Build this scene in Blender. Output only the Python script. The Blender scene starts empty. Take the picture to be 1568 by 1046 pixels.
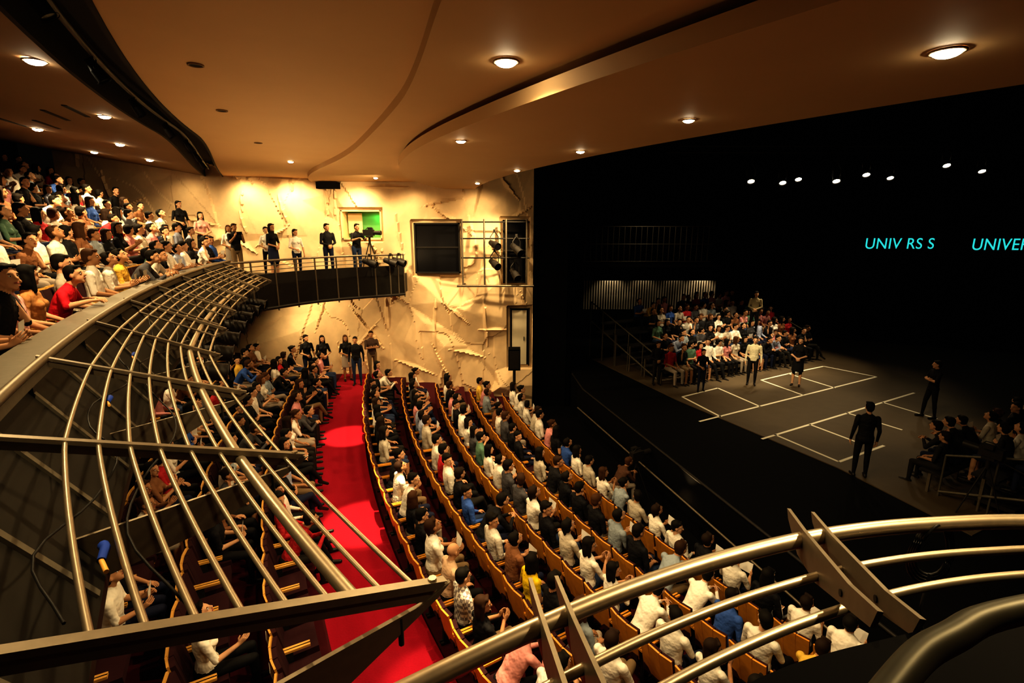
import bpy, math, random
import numpy as np
from mathutils import Vector, Matrix
from mathutils.geometry import delaunay_2d_cdt
random.seed(7); rng=np.random.RandomState(5)
D=bpy.data; SC=bpy.context.scene
CX,CY,H=28.0,22.0,5.5
WALLY=18.5
rad=math.radians
# ------------------------------------------------------------ materials
def mat(name,col,rough=0.6,metal=0.0,noise=0.0,nscale=8.0,bump=0.0,emit=None,estr=0.0,spec=0.3):
    m=D.materials.new(name); m.use_nodes=True; nt=m.node_tree; b=nt.nodes['Principled BSDF']
    b.inputs['Base Color'].default_value=(*col,1); b.inputs['Roughness'].default_value=rough
    b.inputs['Metallic'].default_value=metal; b.inputs['Specular IOR Level'].default_value=spec
    if noise>0 or bump>0:
        tc=nt.nodes.new('ShaderNodeTexCoord'); n=nt.nodes.new('ShaderNodeTexNoise')
        n.inputs['Scale'].default_value=nscale; n.inputs['Detail'].default_value=5
        nt.links.new(tc.outputs['Object'],n.inputs['Vector'])
        if noise>0:
            r=nt.nodes.new('ShaderNodeMapRange'); r.inputs['To Min'].default_value=1-noise; r.inputs['To Max'].default_value=1+noise
            nt.links.new(n.outputs['Fac'],r.inputs['Value'])
            mx=nt.nodes.new('ShaderNodeVectorMath'); mx.operation='SCALE'; mx.inputs[0].default_value=col
            nt.links.new(r.outputs['Result'],mx.inputs['Scale']); nt.links.new(mx.outputs['Vector'],b.inputs['Base Color'])
        if bump>0:
            bp=nt.nodes.new('ShaderNodeBump'); bp.inputs['Strength'].default_value=bump; bp.inputs['Distance'].default_value=0.03
            nt.links.new(n.outputs['Fac'],bp.inputs['Height']); nt.links.new(bp.outputs['Normal'],b.inputs['Normal'])
    if emit: 
        b.inputs['Emission Color'].default_value=(*emit,1); b.inputs['Emission Strength'].default_value=estr
    return m
def objcol_mat(name,mode):
    m=D.materials.new(name); m.use_nodes=True; nt=m.node_tree; b=nt.nodes['Principled BSDF']
    b.inputs['Roughness'].default_value=0.75; b.inputs['Specular IOR Level'].default_value=0.2
    oi=nt.nodes.new('ShaderNodeObjectInfo')
    if mode=='shirt':
        tc=nt.nodes.new('ShaderNodeTexCoord'); n=nt.nodes.new('ShaderNodeTexNoise'); n.inputs['Scale'].default_value=9
        nt.links.new(tc.outputs['Object'],n.inputs['Vector'])
        bp=nt.nodes.new('ShaderNodeBump'); bp.inputs['Strength'].default_value=.7; bp.inputs['Distance'].default_value=.05
        nt.links.new(n.outputs['Fac'],bp.inputs['Height']); nt.links.new(bp.outputs['Normal'],b.inputs['Normal'])
        nt.links.new(oi.outputs['Color'],b.inputs['Base Color'])
    else:
        cr=nt.nodes.new('ShaderNodeValToRGB'); e=cr.color_ramp
        if mode=='pants':
            cols=[(0,(.01,.01,.012)),(.35,(.015,.02,.05)),(.6,(.03,.05,.11)),(.75,(.02,.018,.016)),(.85,(.2,.14,.08)),(.93,(.35,.3,.25))]; e.interpolation='CONSTANT'
        elif mode=='skin': cols=[(0,(.66,.40,.25)),(.5,(.55,.31,.18)),(1,(.36,.19,.10))]
        else: cols=[(0,(.006,.005,.004)),(.7,(.010,.007,.005)),(.9,(.03,.014,.007)),(1,(.07,.03,.012))]
        e.elements[0].position=0; e.elements[0].color=(*cols[0][1],1); e.elements[1].position=cols[-1][0]; e.elements[1].color=(*cols[-1][1],1)
        for p,c in cols[1:-1]:
            x=e.elements.new(p); x.color=(*c,1)
        nt.links.new(oi.outputs['Random'],cr.inputs['Fac']); nt.links.new(cr.outputs['Color'],b.inputs['Base Color'])
    return m
M=dict(
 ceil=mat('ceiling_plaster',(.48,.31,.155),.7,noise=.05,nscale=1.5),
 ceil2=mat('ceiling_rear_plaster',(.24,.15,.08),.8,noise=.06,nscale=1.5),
 rock=mat('sandstone_panel',(.78,.59,.37),.85,noise=.2,nscale=2.6,bump=.4),
 black=mat('black_paint',(.004,.004,.005),.85,noise=.3,nscale=4,spec=.1),
 dark=mat('dark_steel',(.03,.027,.025),.5,.3,noise=.25,nscale=10),
 clad=mat('cladding_dark',(.016,.014,.011),.6,.2,noise=.3,nscale=5),
 fascia=mat('fascia_dark_grey',(.05,.044,.036),.55,.3,noise=.25,nscale=6),
 steel=mat('brushed_steel',(.50,.43,.32),.38,.85,noise=.15,nscale=30),
 steel2=mat('dull_steel',(.24,.205,.155),.46,.7,noise=.2,nscale=20),
 capm=mat('rail_cap_grey',(.15,.135,.105),.5,.5,noise=.2,nscale=20),
 handrail=mat('handrail_painted',(.16,.155,.115),.45,.4,noise=.15,nscale=20),
 wood=mat('plywood_orange',(.68,.30,.045),.4,noise=.2,nscale=12),
 woodl=mat('plywood_light',(.72,.40,.10),.4,noise=.15,nscale=12),
 uph=mat('upholstery_burgundy',(.035,.008,.012),.9,noise=.2,nscale=30),
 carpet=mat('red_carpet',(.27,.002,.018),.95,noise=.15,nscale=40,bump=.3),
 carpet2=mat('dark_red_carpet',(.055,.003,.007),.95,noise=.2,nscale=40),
 stage=mat('stage_floor_lit_part',(.095,.070,.042),.6,noise=.15,nscale=3),  # tone for the lit part of the stage floor only
 tape=mat('white_tape',(.9,.86,.72),.7,noise=.05),
 lamp=mat('lamp_glow',(1,.9,.7),.5,emit=(1,.87,.6),estr=80),
 lampw=mat('stage_lamp_glow',(1,.95,.85),.5,emit=(1,.88,.66),estr=30),
 cyan=mat('projected_cyan',(0,.2,.2),.5,emit=(.05,.75,.75),estr=.75),
 green=mat('green_lit_wall',(.16,.40,.14),.8,noise=.2,nscale=3),
 glass=mat('dark_window_glass',(.008,.008,.010),.2,noise=.1,spec=.4),
 door=mat('door_paint_pale',(.66,.60,.46),.6,noise=.05),
 paper=mat('paper_white',(.85,.83,.78),.8,noise=.02),
 blue=mat('blue_fabric',(.012,.05,.32),.7,noise=.2),
 cable=mat('cable_rubber',(.01,.01,.01),.5,noise=.1),
 slat=mat('lit_slat_metal',(.5,.42,.3),.4,.5,noise=.6,nscale=1.3),
 track=mat('track_recess',(.010,.008,.007),.8,noise=.2),
)
PM=[objcol_mat('skin','skin'),objcol_mat('shirt_cloth','shirt'),objcol_mat('trouser_cloth','pants'),mat('shoe_leather',(.012,.01,.01),.4,noise=.1),
    objcol_mat('hair','hair'),mat('eye_white',(.8,.78,.75),.3,noise=.02),mat('lips',(.35,.1,.08),.5,noise=.05),M['paper'],mat('eye_dark',(.01,.007,.005),.2,noise=.05)]
# ------------------------------------------------------------ mesh builder
class MB:
    def __init__(s): s.v=[];s.f=[];s.m=[];s.mats=[];s.sm=[]
    def mi(s,k):
        m=M[k] if isinstance(k,str) else k
        if m not in s.mats: s.mats.append(m)
        return s.mats.index(m)
    def add(s,vs,fs,k,smooth=False):
        o=len(s.v); s.v+= [tuple(p) for p in vs]; i=s.mi(k)
        for f in fs: s.f.append(tuple(o+j for j in f)); s.m.append(i); s.sm.append(smooth)
    def box(s,c,d,k,T=None,rot=None):
        x,y,z=[a/2 for a in d]
        vs=[Vector((a*x,b*y,e*z)) for e in(-1,1) for a,b in((-1,-1),(1,-1),(1,1),(-1,1))]
        if rot is not None: vs=[rot@p for p in vs]
        vs=[p+Vector(c) for p in vs]
        if T is not None: vs=[T@p for p in vs]
        s.add(vs,[(3,2,1,0),(4,5,6,7),(0,1,5,4),(1,2,6,5),(2,3,7,6),(3,0,4,7)],k)
    def tube(s,pts,r,k,n=8,caps=True,r2=None):
        pts=[Vector(p) for p in pts]; vs=[];N=len(pts)
        for i,p in enumerate(pts):
            t=(pts[min(i+1,N-1)]-pts[max(i-1,0)]).normalized()
            up=Vector((0,0,1)) if abs(t.z)<.95 else Vector((1,0,0))
            a=t.cross(up).normalized(); b=a.cross(t)
            rr=r if r2 is None else r+(r2-r)*i/(N-1)
            for j in range(n):
                q=2*math.pi*j/n; vs.append(p+a*math.cos(q)*rr+b*math.sin(q)*rr)
        fs=[(i*n+j,i*n+(j+1)%n,(i+1)*n+(j+1)%n,(i+1)*n+j) for i in range(N-1) for j in range(n)]
        s.add(vs,fs,k,True)
        if caps: s.add(vs[:n],[tuple(range(n))[::-1]],k); s.add(vs[-n:],[tuple(range(n))],k)
    def prism(s,poly,z0,z1,k):
        n=len(poly)
        vs=[(x,y,z0) for x,y in poly]+[(x,y,z1) for x,y in poly]
        s.add(vs,[tuple(range(n))[::-1],tuple(range(n,2*n))]+[(i,(i+1)%n,n+(i+1)%n,n+i) for i in range(n)],k)
    def sector(s,R0,R1,a0,a1,zb0,zb1,zt0,zt1,k,n=60):
        f0=R0 if callable(R0) else (lambda a:R0); f1=R1 if callable(R1) else (lambda a:R1)
        vs=[]
        for i in range(n+1):
            for q,(f,zb,zt) in enumerate(((f0,zb0,zt0),(f1,zb1,zt1))):
                lo=a0
                if a0 is None:
                    lo=math.degrees(math.asin(min(1,(CY-WALLY)/f(6))))
                a=lo+(a1-lo)*i/n; R=f(a)
                vs+= [(*PA(R,a),zb),(*PA(R,a),zt)]
        fs=[]
        for i in range(n):
            b=i*4;c=b+4
            fs+=[(b,c,c+2,b+2),(b+1,b+3,c+3,c+1),(b,b+1,c+1,c),(b+2,c+2,c+3,b+3)]
        fs+=[(0,2,3,1),(n*4,n*4+1,n*4+3,n*4+2)]
        s.add(vs,fs,k)
    def build(s,name,parent=None,smooth_angle=None):
        me=D.meshes.new(name); me.from_pydata(s.v,[],s.f)
        for m in s.mats: me.materials.append(m)
        me.polygons.foreach_set('material_index',s.m); me.polygons.foreach_set('use_smooth',s.sm); me.update()
        import bmesh
        bm=bmesh.new(); bm.from_mesh(me); bmesh.ops.recalc_face_normals(bm,faces=bm.faces); bm.to_mesh(me); bm.free()
        o=D.objects.new(name,me); SC.collection.objects.link(o)
        if parent: o.parent=parent
        return o
def PA(R,a):
    a=rad(a); return (CX-R*math.cos(a),CY-R*math.sin(a))
def empty(name,loc=(0,0,0)):
    e=D.objects.new(name,None); e.location=loc; SC.collection.objects.link(e); return e
def smoothpath(pts,n=8):
    P=[Vector(p) for p in pts]; P=[2*P[0]-P[1]]+P+[2*P[-1]-P[-2]]; out=[]
    for i in range(1,len(P)-2):
        for k in range(n):
            t=k/n; a,b,c,d=P[i-1:i+3]
            out.append(.5*((2*b)+(c-a)*t+(2*a-5*b+4*c-d)*t*t+(3*b-a-3*c+d)*t**3))
    out.append(P[-2]); return out
# ------------------------------------------------------------ camera
cd=D.cameras.new('camera'); cam=D.objects.new('camera',cd); SC.collection.objects.link(cam); SC.camera=cam
cd.lens=18; cd.sensor_width=36; cd.clip_start=.02; cam.location=(0,0,H)
cam.rotation_euler=(rad(90-13.13),0,0)
# ------------------------------------------------------------ people
def V3(*a): return np.array(a,float)
class Body:
    def __init__(s): s.V=[];s.F=[];s.P=[];s.n=0
    def _add(s,v,f):
        s.V.append(np.array(v)); s.F+=[tuple(i+s.n for i in q) for q in f]; s.n+=len(v)
    def cap(s,a,b,ra,rb,lab,n=12):
        a=V3(*a);b=V3(*b); d=b-a; L=np.linalg.norm(d)+1e-9; d/=L
        u=np.cross(d,[0,0,1.]) ; 
        if np.linalg.norm(u)<.1: u=np.cross(d,[1.,0,0])
        u/=np.linalg.norm(u); w=np.cross(d,u)
        rings=[(a-d*ra*math.cos(t),ra*math.sin(t)) for t in (.25,.6,1.0,1.5707)]+[(b+d*rb*math.cos(t),rb*math.sin(t)) for t in (1.5707,1.0,.6,.25)]
        vs=[];N=len(rings)
        for c,r in rings:
            for j in range(n):
                q=2*math.pi*j/n; vs.append(c+r*(u*math.cos(q)+w*math.sin(q)))
        fs=[(i*n+j,i*n+(j+1)%n,(i+1)*n+(j+1)%n,(i+1)*n+j) for i in range(N-1) for j in range(n)]
        fs+=[tuple(range(n))[::-1],tuple(range((N-1)*n,N*n))]
        s._add(vs,fs); s.P.append(('c',a,b,ra,rb,lab))
    def ell(s,c,r,lab,Rm=None,n=14):
        c=V3(*c); r=V3(*r); Rm=np.eye(3) if Rm is None else Rm
        vs=[];N=9
        for i in range(1,N):
            t=math.pi*i/N
            for j in range(n):
                q=2*math.pi*j/n; vs.append(c+Rm@(r*V3(math.sin(t)*math.cos(q),math.sin(t)*math.sin(q),math.cos(t))))
        m=N-1
        fs=[(i*n+j,i*n+(j+1)%n,(i+1)*n+(j+1)%n,(i+1)*n+j) for i in range(m-1) for j in range(n)]
        fs+=[tuple(range(n)),tuple(range((m-1)*n,m*n))]
        s._add(vs,fs); s.P.append(('e',c,r,Rm,lab))
    def loft(s,rings,lab,fwd,n=18):
        vs=[];N=len(rings)
        for c,rx,ry in rings:
            for j in range(n):
                q=2*math.pi*j/n; vs.append(V3(*c)+V3(1,0,0)*rx*math.cos(q)+fwd*ry*math.sin(q))
        fs=[(i*n+j,i*n+(j+1)%n,(i+1)*n+(j+1)%n,(i+1)*n+j) for i in range(N-1) for j in range(n)]
        fs+=[tuple(range(n))[::-1],tuple(range((N-1)*n,N*n))]
        s._add(vs,fs)
        for (c0,x0,y0),(c1,x1,y1) in zip(rings[:-1],rings[1:]):
            s.P.append(('l',V3(*c0),V3(*c1),x0,x1,y0,y1,lab))
    def dist(s,p):
        out=[];labs=[]
        for q in s.P:
            if q[0]=='c':
                a,b,ra,rb=q[1:5]; d=b-a; L2=d@d+1e-12; t=np.clip(((p-a)@d)/L2,0,1)
                out.append(np.linalg.norm(p-(a+t[:,None]*d),axis=1)-(ra+(rb-ra)*t)); labs.append(q[5])
            elif q[0]=='e':
                c,r,Rm=q[1:4]; l=((p-c)@Rm)/r; nn=np.linalg.norm(l,axis=1)
                out.append((nn-1)*r.min()); labs.append(q[4])
            else:
                a,b,x0,x1,y0,y1=q[1:7]; d=b-a; L2=d@d; t=np.clip(((p-a)@d)/L2,0,1)
                w=p-(a+t[:,None]*d); rx=x0+(x1-x0)*t; ry=y0+(y1-y0)*t
                w[:,0]*=ry/rx; out.append(np.linalg.norm(w,axis=1)-ry); labs.append(q[7])
        return np.array(out),np.array(labs)
def rotm(yaw,pitch):
    return np.array((Matrix.Rotation(yaw,3,'Z')@Matrix.Rotation(-pitch,3,'X')))
def make_person(name,kind='sit',hair='short',lean=0,yaw=0,pitch=0,arms='lap',sleeve='short',fem=False,skirt=False,legs='n',prop=None,voxel=.0115):
    B=Body(); post=MB()
    hz=.53 if kind=='sit' else .93
    hip=V3(0,0,hz); l=rad(lean); up=V3(0,math.sin(l),math.cos(l)); fw=V3(0,math.cos(l),-math.sin(l))
    sw=.88 if fem else 1.0; ws=.84 if fem else 1.0
    if kind=='sit': B.ell(hip+V3(0,0,-.01),(.185,.14,.095),2)
    else: B.ell(hip+V3(0,-.015,-.04),(.165,.12,.12),2)
    R=[(hip+up*s_,rx,ry) for s_,rx,ry in ((-.02,.155,.11),(.06,.155*(.95 if fem else 1),.115),(.14,.145*ws,.105*ws),(.27,.158*sw,.112),(.38,.178*sw,.105),(.45,.165*sw,.085),(.50,.095*sw,.062),(.53,.05,.045))]
    B.loft(R,1,fw)
    if fem:
        for sx in(-1,1): B.ell(hip+up*.33+V3(sx*.07,0,0)+fw*.085,(.055,.05,.055),1)
    nb=hip+up*.49-fw*.005; hc=nb+up*.17+V3(0,.025,0)
    Rh=rotm(yaw,pitch-l*.4)
    hp=lambda *a: hc+Rh@V3(*a)
    B.cap(nb,hp(0,-.02,-.05),.056*(.85 if fem else 1),.05*(.85 if fem else 1),0)
    B.ell(hp(0,-.008,.028),(.073,.092,.088),0,Rh)
    B.ell(hp(0,.022,-.038),(.056,.066,.072),0,Rh)
    B.ell(hp(0,.06,-.092),(.026,.024,.022),0,Rh)
    B.cap(hp(0,.083,.02),hp(0,.103,-.022),.011,.016,0)
    for sx in(-1,1):
        B.ell(hp(sx*.076,-.004,-.01),(.011,.02,.031),0,Rh)
        B.cap(hp(sx*.015,.08,.03),hp(sx*.045,.066,.027),.012,.01,0)
    if hair!='bald':
        B.ell(hp(0,-.026,.048),(.083,.094,.086),4,Rh)
        B.ell(hp(0,-.055,.0),(.076,.062,.085),4,Rh)
        B.cap(hp(-.045,.055,.09),hp(.045,.05,.092),.022,.022,4)
    if hair=='long':
        B.ell(hp(0,-.065,-.07),(.088,.048,.15),4,Rh)
        for sx in(-1,1): B.cap(hp(sx*.072,-.005,.03),hp(sx*.078,-.01,-.17),.024,.026,4)
    if hair=='bun': B.ell(hp(0,-.115,.06),(.042,.04,.042),4,Rh)
    if hair=='pony':
        B.cap(hp(0,-.1,.03),hp(0,-.13,-.14),.035,.018,4)
    def pe(c,r,k,Rm=Rh,n=8):
        vs=[];N=6
        for i in range(N+1):
            t=math.pi*i/N
            for j in range(n):
                q=2*math.pi*j/n; vs.append(V3(*c)+Rm@(V3(*r)*V3(math.sin(t)*math.cos(q),math.sin(t)*math.sin(q),math.cos(t))))
        post.add(vs,[(i*n+j,i*n+(j+1)%n,(i+1)*n+(j+1)%n,(i+1)*n+j) for i in range(N) for j in range(n)],PM[k],True)
    for sx in(-1,1):
        pe(hp(sx*.03,.076,.006),(.014,.009,.007),5); pe(hp(sx*.03,.083,.006),(.006,.004,.006),8)
        pe(hp(sx*.031,.080,.027),(.018,.006,.004),4)
    pe(hp(0,.087,-.055),(.024,.008,.007),6)
    S=lambda sx: hip+up*.43+V3(sx*.178*sw,0,0)
    dz=hz-.53
    AR={'lap':((.235,.03,.70),(.10,.25,.635),(-.35,.9,-.15),(0,-.2,-1)),
        'lap2':((.245,.0,.71),(.15,.22,.635),(.05,.98,-.1),(0,-.2,-1)),
        'cross':((.225,.10,.74),(-.0,.19,.76),(-.95,.0,.1),(0,-1,0)),
        'chin':((.15,.20,.75),(.065,.15,.99),(-.35,-.1,.95),(-.3,-.9,0)),
        'read':((.215,.09,.73),(.115,.31,.75),(-.1,.75,.55),(-.8,0,.2)),
        'fwd':((.20,.40,.655),(.06,.52,.76),(-.5,.7,.2),(-.8,0,-.4)),
        'rail':((.26,.22,.78),(.12,.42,.82),(-.6,.8,0),(0,0,-1)),
        'hang':((.235,-.03,.685),(.245,.05,.435),(.0,.12,-1),(-1,0,0)),
        'clasp':((.235,.03,.69),(.06,.19,.62),(-.7,.3,-.6),(0,-1,0)),
        'phone':((.215,.10,.74),(.12,.26,.92),(-.2,.4,.9),(-.8,0,.2)),
        'op':((.25,.16,.76),(.15,.38,.83),(-.3,.9,.2),(0,0,-1)),
        'clap':((.22,.12,.74),(.05,.3,.86),(-.1,.7,.7),(-1,0,0))}
    spec=arms if isinstance(arms,tuple) else (arms,arms)
    for sx,nm in zip((-1,1),spec):
        e,w,hd,nn=AR[nm]; e=V3(sx*e[0],e[1],e[2]+dz); w=V3(sx*w[0],w[1],w[2]+dz)
        if lean and nm in('lap','lap2','cross'): e=e+V3(0,math.sin(l)*.22,-.02)
        sh=S(sx)
        for a_,b_,Lm in ((sh,e,.30),):
            d=b_-a_; L=np.linalg.norm(d)
            if L>Lm: e=sh+d/L*Lm
        d=w-e; L=np.linalg.norm(d)
        if L>.27: w=e+d/L*.27
        q=.9 if fem else 1
        B.cap(sh,e*.5+sh*.5,.058*q,.05*q,1)
        B.cap(e*.5+sh*.5,e,.048*q,.041*q,1 if sleeve!='none' else 0)
        B.cap(e,w,.040*q,.027*q,1 if sleeve=='long' else 0)
        hd=V3(sx*hd[0],hd[1],hd[2]); hd/=np.linalg.norm(hd); nn=V3(sx*nn[0],nn[1],nn[2]); nn-=hd*(nn@hd); nn/=np.linalg.norm(nn)
        lat=np.cross(hd,nn)
        for o in(-.018,.018): B.cap(w+lat*o*.5,w+hd*.07+lat*o,.019,.02,0)
        for i,o in enumerate((-.032,-.011,.011,.032)):
            L1=(.036,.042,.045,.040)[i]
            b=w+hd*.078+lat*o; m=b+(hd*.92+nn*.35)*L1; t=m+(hd*.55+nn*.8)*L1*.85
            post.tube([b,m,t],.0095,PM[0],n=6,r2=.007)
        sd=-1 if (lat@V3(-sx,0,.3))<0 else 1
        b=w+hd*.025+lat*sd*.026; m=b+(hd*.6+lat*sd*.7+nn*.2)*.035; t=m+(hd*.9+lat*sd*.15+nn*.3)*.03
        post.tube([b,m,t],.011,PM[0],n=6,r2=.008)
    for sx in(-1,1):
        hj=hip+V3(sx*.088,0,-.01)
        if kind=='sit':
            kx=.10 if (fem or skirt) else .15
            k=V3(sx*kx,.43,.50); a=V3(sx*(kx+.01),.44,.09)
            if legs=='out': a=V3(sx*kx,.60,.10)
            if legs=='tuck': a=V3(sx*kx,.33,.09)
            if legs=='cross' and sx==1: k=V3(-.01,.42,.60); a=V3(-.16,.58,.26)
        else:
            k=hj*1+V3(sx*.015,.02,-.42); k[2]=.50; a=V3(sx*.11,-.01,.09)
            if legs=='step': a=V3(sx*.11,.10*sx,.09); k[1]+=.06*sx
        q=.92 if fem else 1
        B.cap(hj,k,.088*q,.06*q,2); B.cap(k,k*.55+a*.45,.057*q,.053*q,0 if skirt else 2)
        B.cap(k*.55+a*.45,a,.052*q,.036*q,0 if skirt else 2)
        fd=V3(sx*.12,1,0); 
        if kind=='sit' and legs=='cross' and sx==1: fd=V3(-.3,.8,-.5)
        fd/=np.linalg.norm(fd)
        B.cap(a+V3(0,0,-.045)-fd*.03,a+V3(0,0,-.055)+fd*.15,.038,.031,3)
        B.cap(a+V3(0,0,-.01),a+V3(0,0,-.05),.038,.04,0 if skirt else 3)
    if kind!='sit' and skirt:
        B.loft([(hip+V3(0,0,.02),.16,.12),(V3(0,0,.7),.18,.14),(V3(0,0,.52),.19,.15)],2,V3(0,1,0))
    if kind=='sit' and skirt:
        B.cap((-.05,.05,.51),(-.05,.36,.5),.09,.075,2); B.cap((.05,.05,.51),(.05,.36,.5),.09,.075,2)
    if prop=='paper':
        p=[V3(-.10,.37,.77+dz),V3(.10,.37,.77+dz),V3(.11,.30,.94+dz)+V3(0,.09,0),V3(-.11,.39,.94+dz)]
        post.add(p,[(0,1,2,3)],PM[7]); post.add([q+V3(0,-.004,0) for q in p],[(3,2,1,0)],PM[7])
    if prop=='phone':
        post.box((0,.33,1.02+dz),(.16,.02,.09),PM[8])
    me=D.meshes.new(name+'_raw'); me.from_pydata(np.concatenate(B.V).tolist(),[],B.F); me.update()
    o=D.objects.new(name+'_raw',me); SC.collection.objects.link(o)
    r=o.modifiers.new('r','REMESH'); r.mode='VOXEL'; r.voxel_size=voxel; r.use_smooth_shade=True
    sm=o.modifiers.new('s','SMOOTH'); sm.factor=.5; sm.iterations=3
    dg=bpy.context.evaluated_depsgraph_get(); ev=o.evaluated_get(dg); m2=D.meshes.new_from_object(ev)
    D.objects.remove(o); D.meshes.remove(me)
    n=len(m2.polygons); c=np.empty(n*3); m2.polygons.foreach_get('center',c); c=c.reshape(-1,3)
    dd,labs=B.dist(c); lab=labs[np.argmin(dd,axis=0)]
    vv=np.empty(len(m2.vertices)*3); m2.vertices.foreach_get('co',vv); vv=vv.reshape(-1,3)
    faces=[tuple(p.vertices) for p in m2.polygons]; D.meshes.remove(m2)
    off=len(vv); allv=vv.tolist()+[tuple(p) for p in post.v]; faces+=[tuple(i+off for i in f) for f in post.f]
    pm=[PM.index(post.mats[i]) for i in post.m]
    me=D.meshes.new(name); me.from_pydata(allv,[],faces)
    for m in PM: me.materials.append(m)
    me.polygons.foreach_set('material_index',list(map(int,lab))+pm); me.polygons.foreach_set('use_smooth',[True]*n+post.sm); me.update()
    return me
SIT=[make_person('man_hands_in_lap'),
 make_person('man_leaning_forward',lean=33,arms='fwd',pitch=.1,sleeve='long'),
 make_person('man_arms_crossed',arms='cross',sleeve='long',legs='cross',yaw=.3),
 make_person('man_reading',arms='read',prop='paper',pitch=-.45,lean=5),
 make_person('woman_hands_in_lap',fem=True,hair='long',skirt=True),
 make_person('woman_head_turned',fem=True,hair='long',yaw=.8,arms='lap2',sleeve='none'),
 make_person('woman_bun',fem=True,hair='bun',arms=('lap','chin'),lean=12,skirt=True,yaw=-.3),
 make_person('man_chin_on_hand',arms=('chin','lap'),lean=14,yaw=-.6),
 make_person('man_legs_out',arms='lap2',legs='out',lean=-6,sleeve='long',yaw=-.9),
 make_person('woman_reading',fem=True,hair='pony',arms='read',prop='paper',pitch=-.5),
 make_person('woman_clapping',fem=True,hair='long',arms='clap',yaw=-.5,legs='cross'),
 make_person('man_turned',arms=('lap','cross'),yaw=1.1,sleeve='short')]
BALD=make_person('man_bald',hair='bald',arms='lap',lean=8,yaw=.2)
RAILM=make_person('man_leaning_on_rail',arms='rail',lean=24,yaw=-.2,sleeve='short')
STM=[make_person('man_standing_arms_down',kind='stand',arms='hang',sleeve='long'),
 make_person('man_standing_clasped',kind='stand',arms='clasp',sleeve='long',yaw=.3),
 make_person('man_standing_crossed',kind='stand',arms='cross',legs='step',yaw=-.3)]
STF=[make_person('woman_standing_skirt',kind='stand',fem=True,hair='long',arms='clasp',skirt=True),
 make_person('woman_standing_pony',kind='stand',fem=True,hair='pony',arms=('hang','clasp'),yaw=.4,legs='step')]
OPM=make_person('man_operating',kind='stand',arms='op',lean=8,sleeve='short')
PHM=make_person('man_photographing',kind='stand',arms='phone',prop='phone',sleeve='short')
PAL=[((.85,.81,.73),34),((.012,.012,.015),34),((.08,.08,.09),8),((.55,.5,.42),8),((.45,.03,.04),4),((.05,.12,.4),4),((.65,.3,.3),5),((.25,.12,.06),6),((.3,.35,.4),5),((.75,.5,.1),2),((.12,.22,.16),2),((.4,.45,.6),3)]
def shirt(dark=False):
    ps=[p for p,_ in PAL]; ws=[w for _,w in PAL]
    c=random.choices(ps,ws)[0]; k=random.uniform(.85,1.1); 
    if dark and random.random()<.6: c=(.02,.02,.022)
    return (min(1,c[0]*k),min(1,c[1]*k),min(1,c[2]*k),1)
def face_rot(fx,fy): return math.atan2(-fx,fy)
def put(name,me,x,y,z,fx,fy,col,parent=None,s=1.0,shirtmat=None):
    if shirtmat is not None:
        me=me.copy(); me.materials[1]=shirtmat
    o=D.objects.new(name,me); SC.collection.objects.link(o)
    o.location=(x,y,z); o.rotation_euler=(0,0,face_rot(fx,fy)); o.scale=(s,s,s); o.color=col
    if parent: o.parent=parent
    return o
# ------------------------------------------------------------ seats
def chair(mb,T,wood='wood',paper=False):
    rt=Matrix.Rotation(rad(12),3,'X')
    for i,(x,w,yy,an) in enumerate(((-.165,.165,.012,-10),(0,.17,0,0),(.165,.165,.012,10))):
        rr=Matrix.Rotation(rad(an),3,'Z')@rt
        mb.box((x,-.28+yy,.64),(w,.022,.52),wood,T,rr)
        mb.box((x,-.245+yy,.66),(w*.94,.05,.44),'uph',T,rr)
    mb.box((0,-.02,.42),(.46,.44,.09),'uph',T,Matrix.Rotation(rad(4),3,'X'))
    mb.box((0,-.02,.365),(.44,.40,.02),wood,T)
    for x in(-.265,.265):
        mb.box((x,-.08,.6),(.045,.36,.03),wood,T)
        mb.box((x,-.14,.3),(.03,.09,.6),'dark',T)
        mb.box((x,-.10,.02),(.05,.26,.03),'dark',T)
    if paper: mb.box((random.uniform(-.05,.05),-.335,.60),(.16,.006,.20),'paper',T,rt)
def rowT(R,a,z):
    x,y=PA(R,a); return Matrix.Translation((x,y,z))@Matrix.Rotation(rad(a-90),4,'Z')
aud_s=empty('stalls_audience'); aud_b=empty('balcony_audience'); aud_st=empty('stage_side_audience')
def seat_row(name,Rb,a0,a1,z,aud,occ=.93,wood='wood',paper=0,special={},pname='seated_spectator'):
    mb=MB(); Rs=Rb-.28; st=math.degrees(.56/Rs); a=a0; 
    while a<a1:
        T=rowT(Rs,a,z); chair(mb,T,wood,random.random()<paper)
        sp=[k for k in special if abs(k-a)<=st/2]
        f=(math.cos(rad(a)),math.sin(rad(a)))
        x,y=PA(Rs-.0,a); oc=occ(a) if callable(occ) else occ
        if sp:
            me,col,sm=special[sp[0]]; put(pname,me,x,y,z-.02,*f,col,aud,1,sm)
        elif random.random()<oc:
            me=random.choice(SIT); j=random.uniform(-.12,.12)
            f2=(f[0]*math.cos(j)-f[1]*math.sin(j),f[0]*math.sin(j)+f[1]*math.cos(j))
            put(pname,me,x,y,z-.02,*f2,shirt(),aud,random.uniform(.97,1.09))
        a+=st
    mb.build(name)
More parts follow.
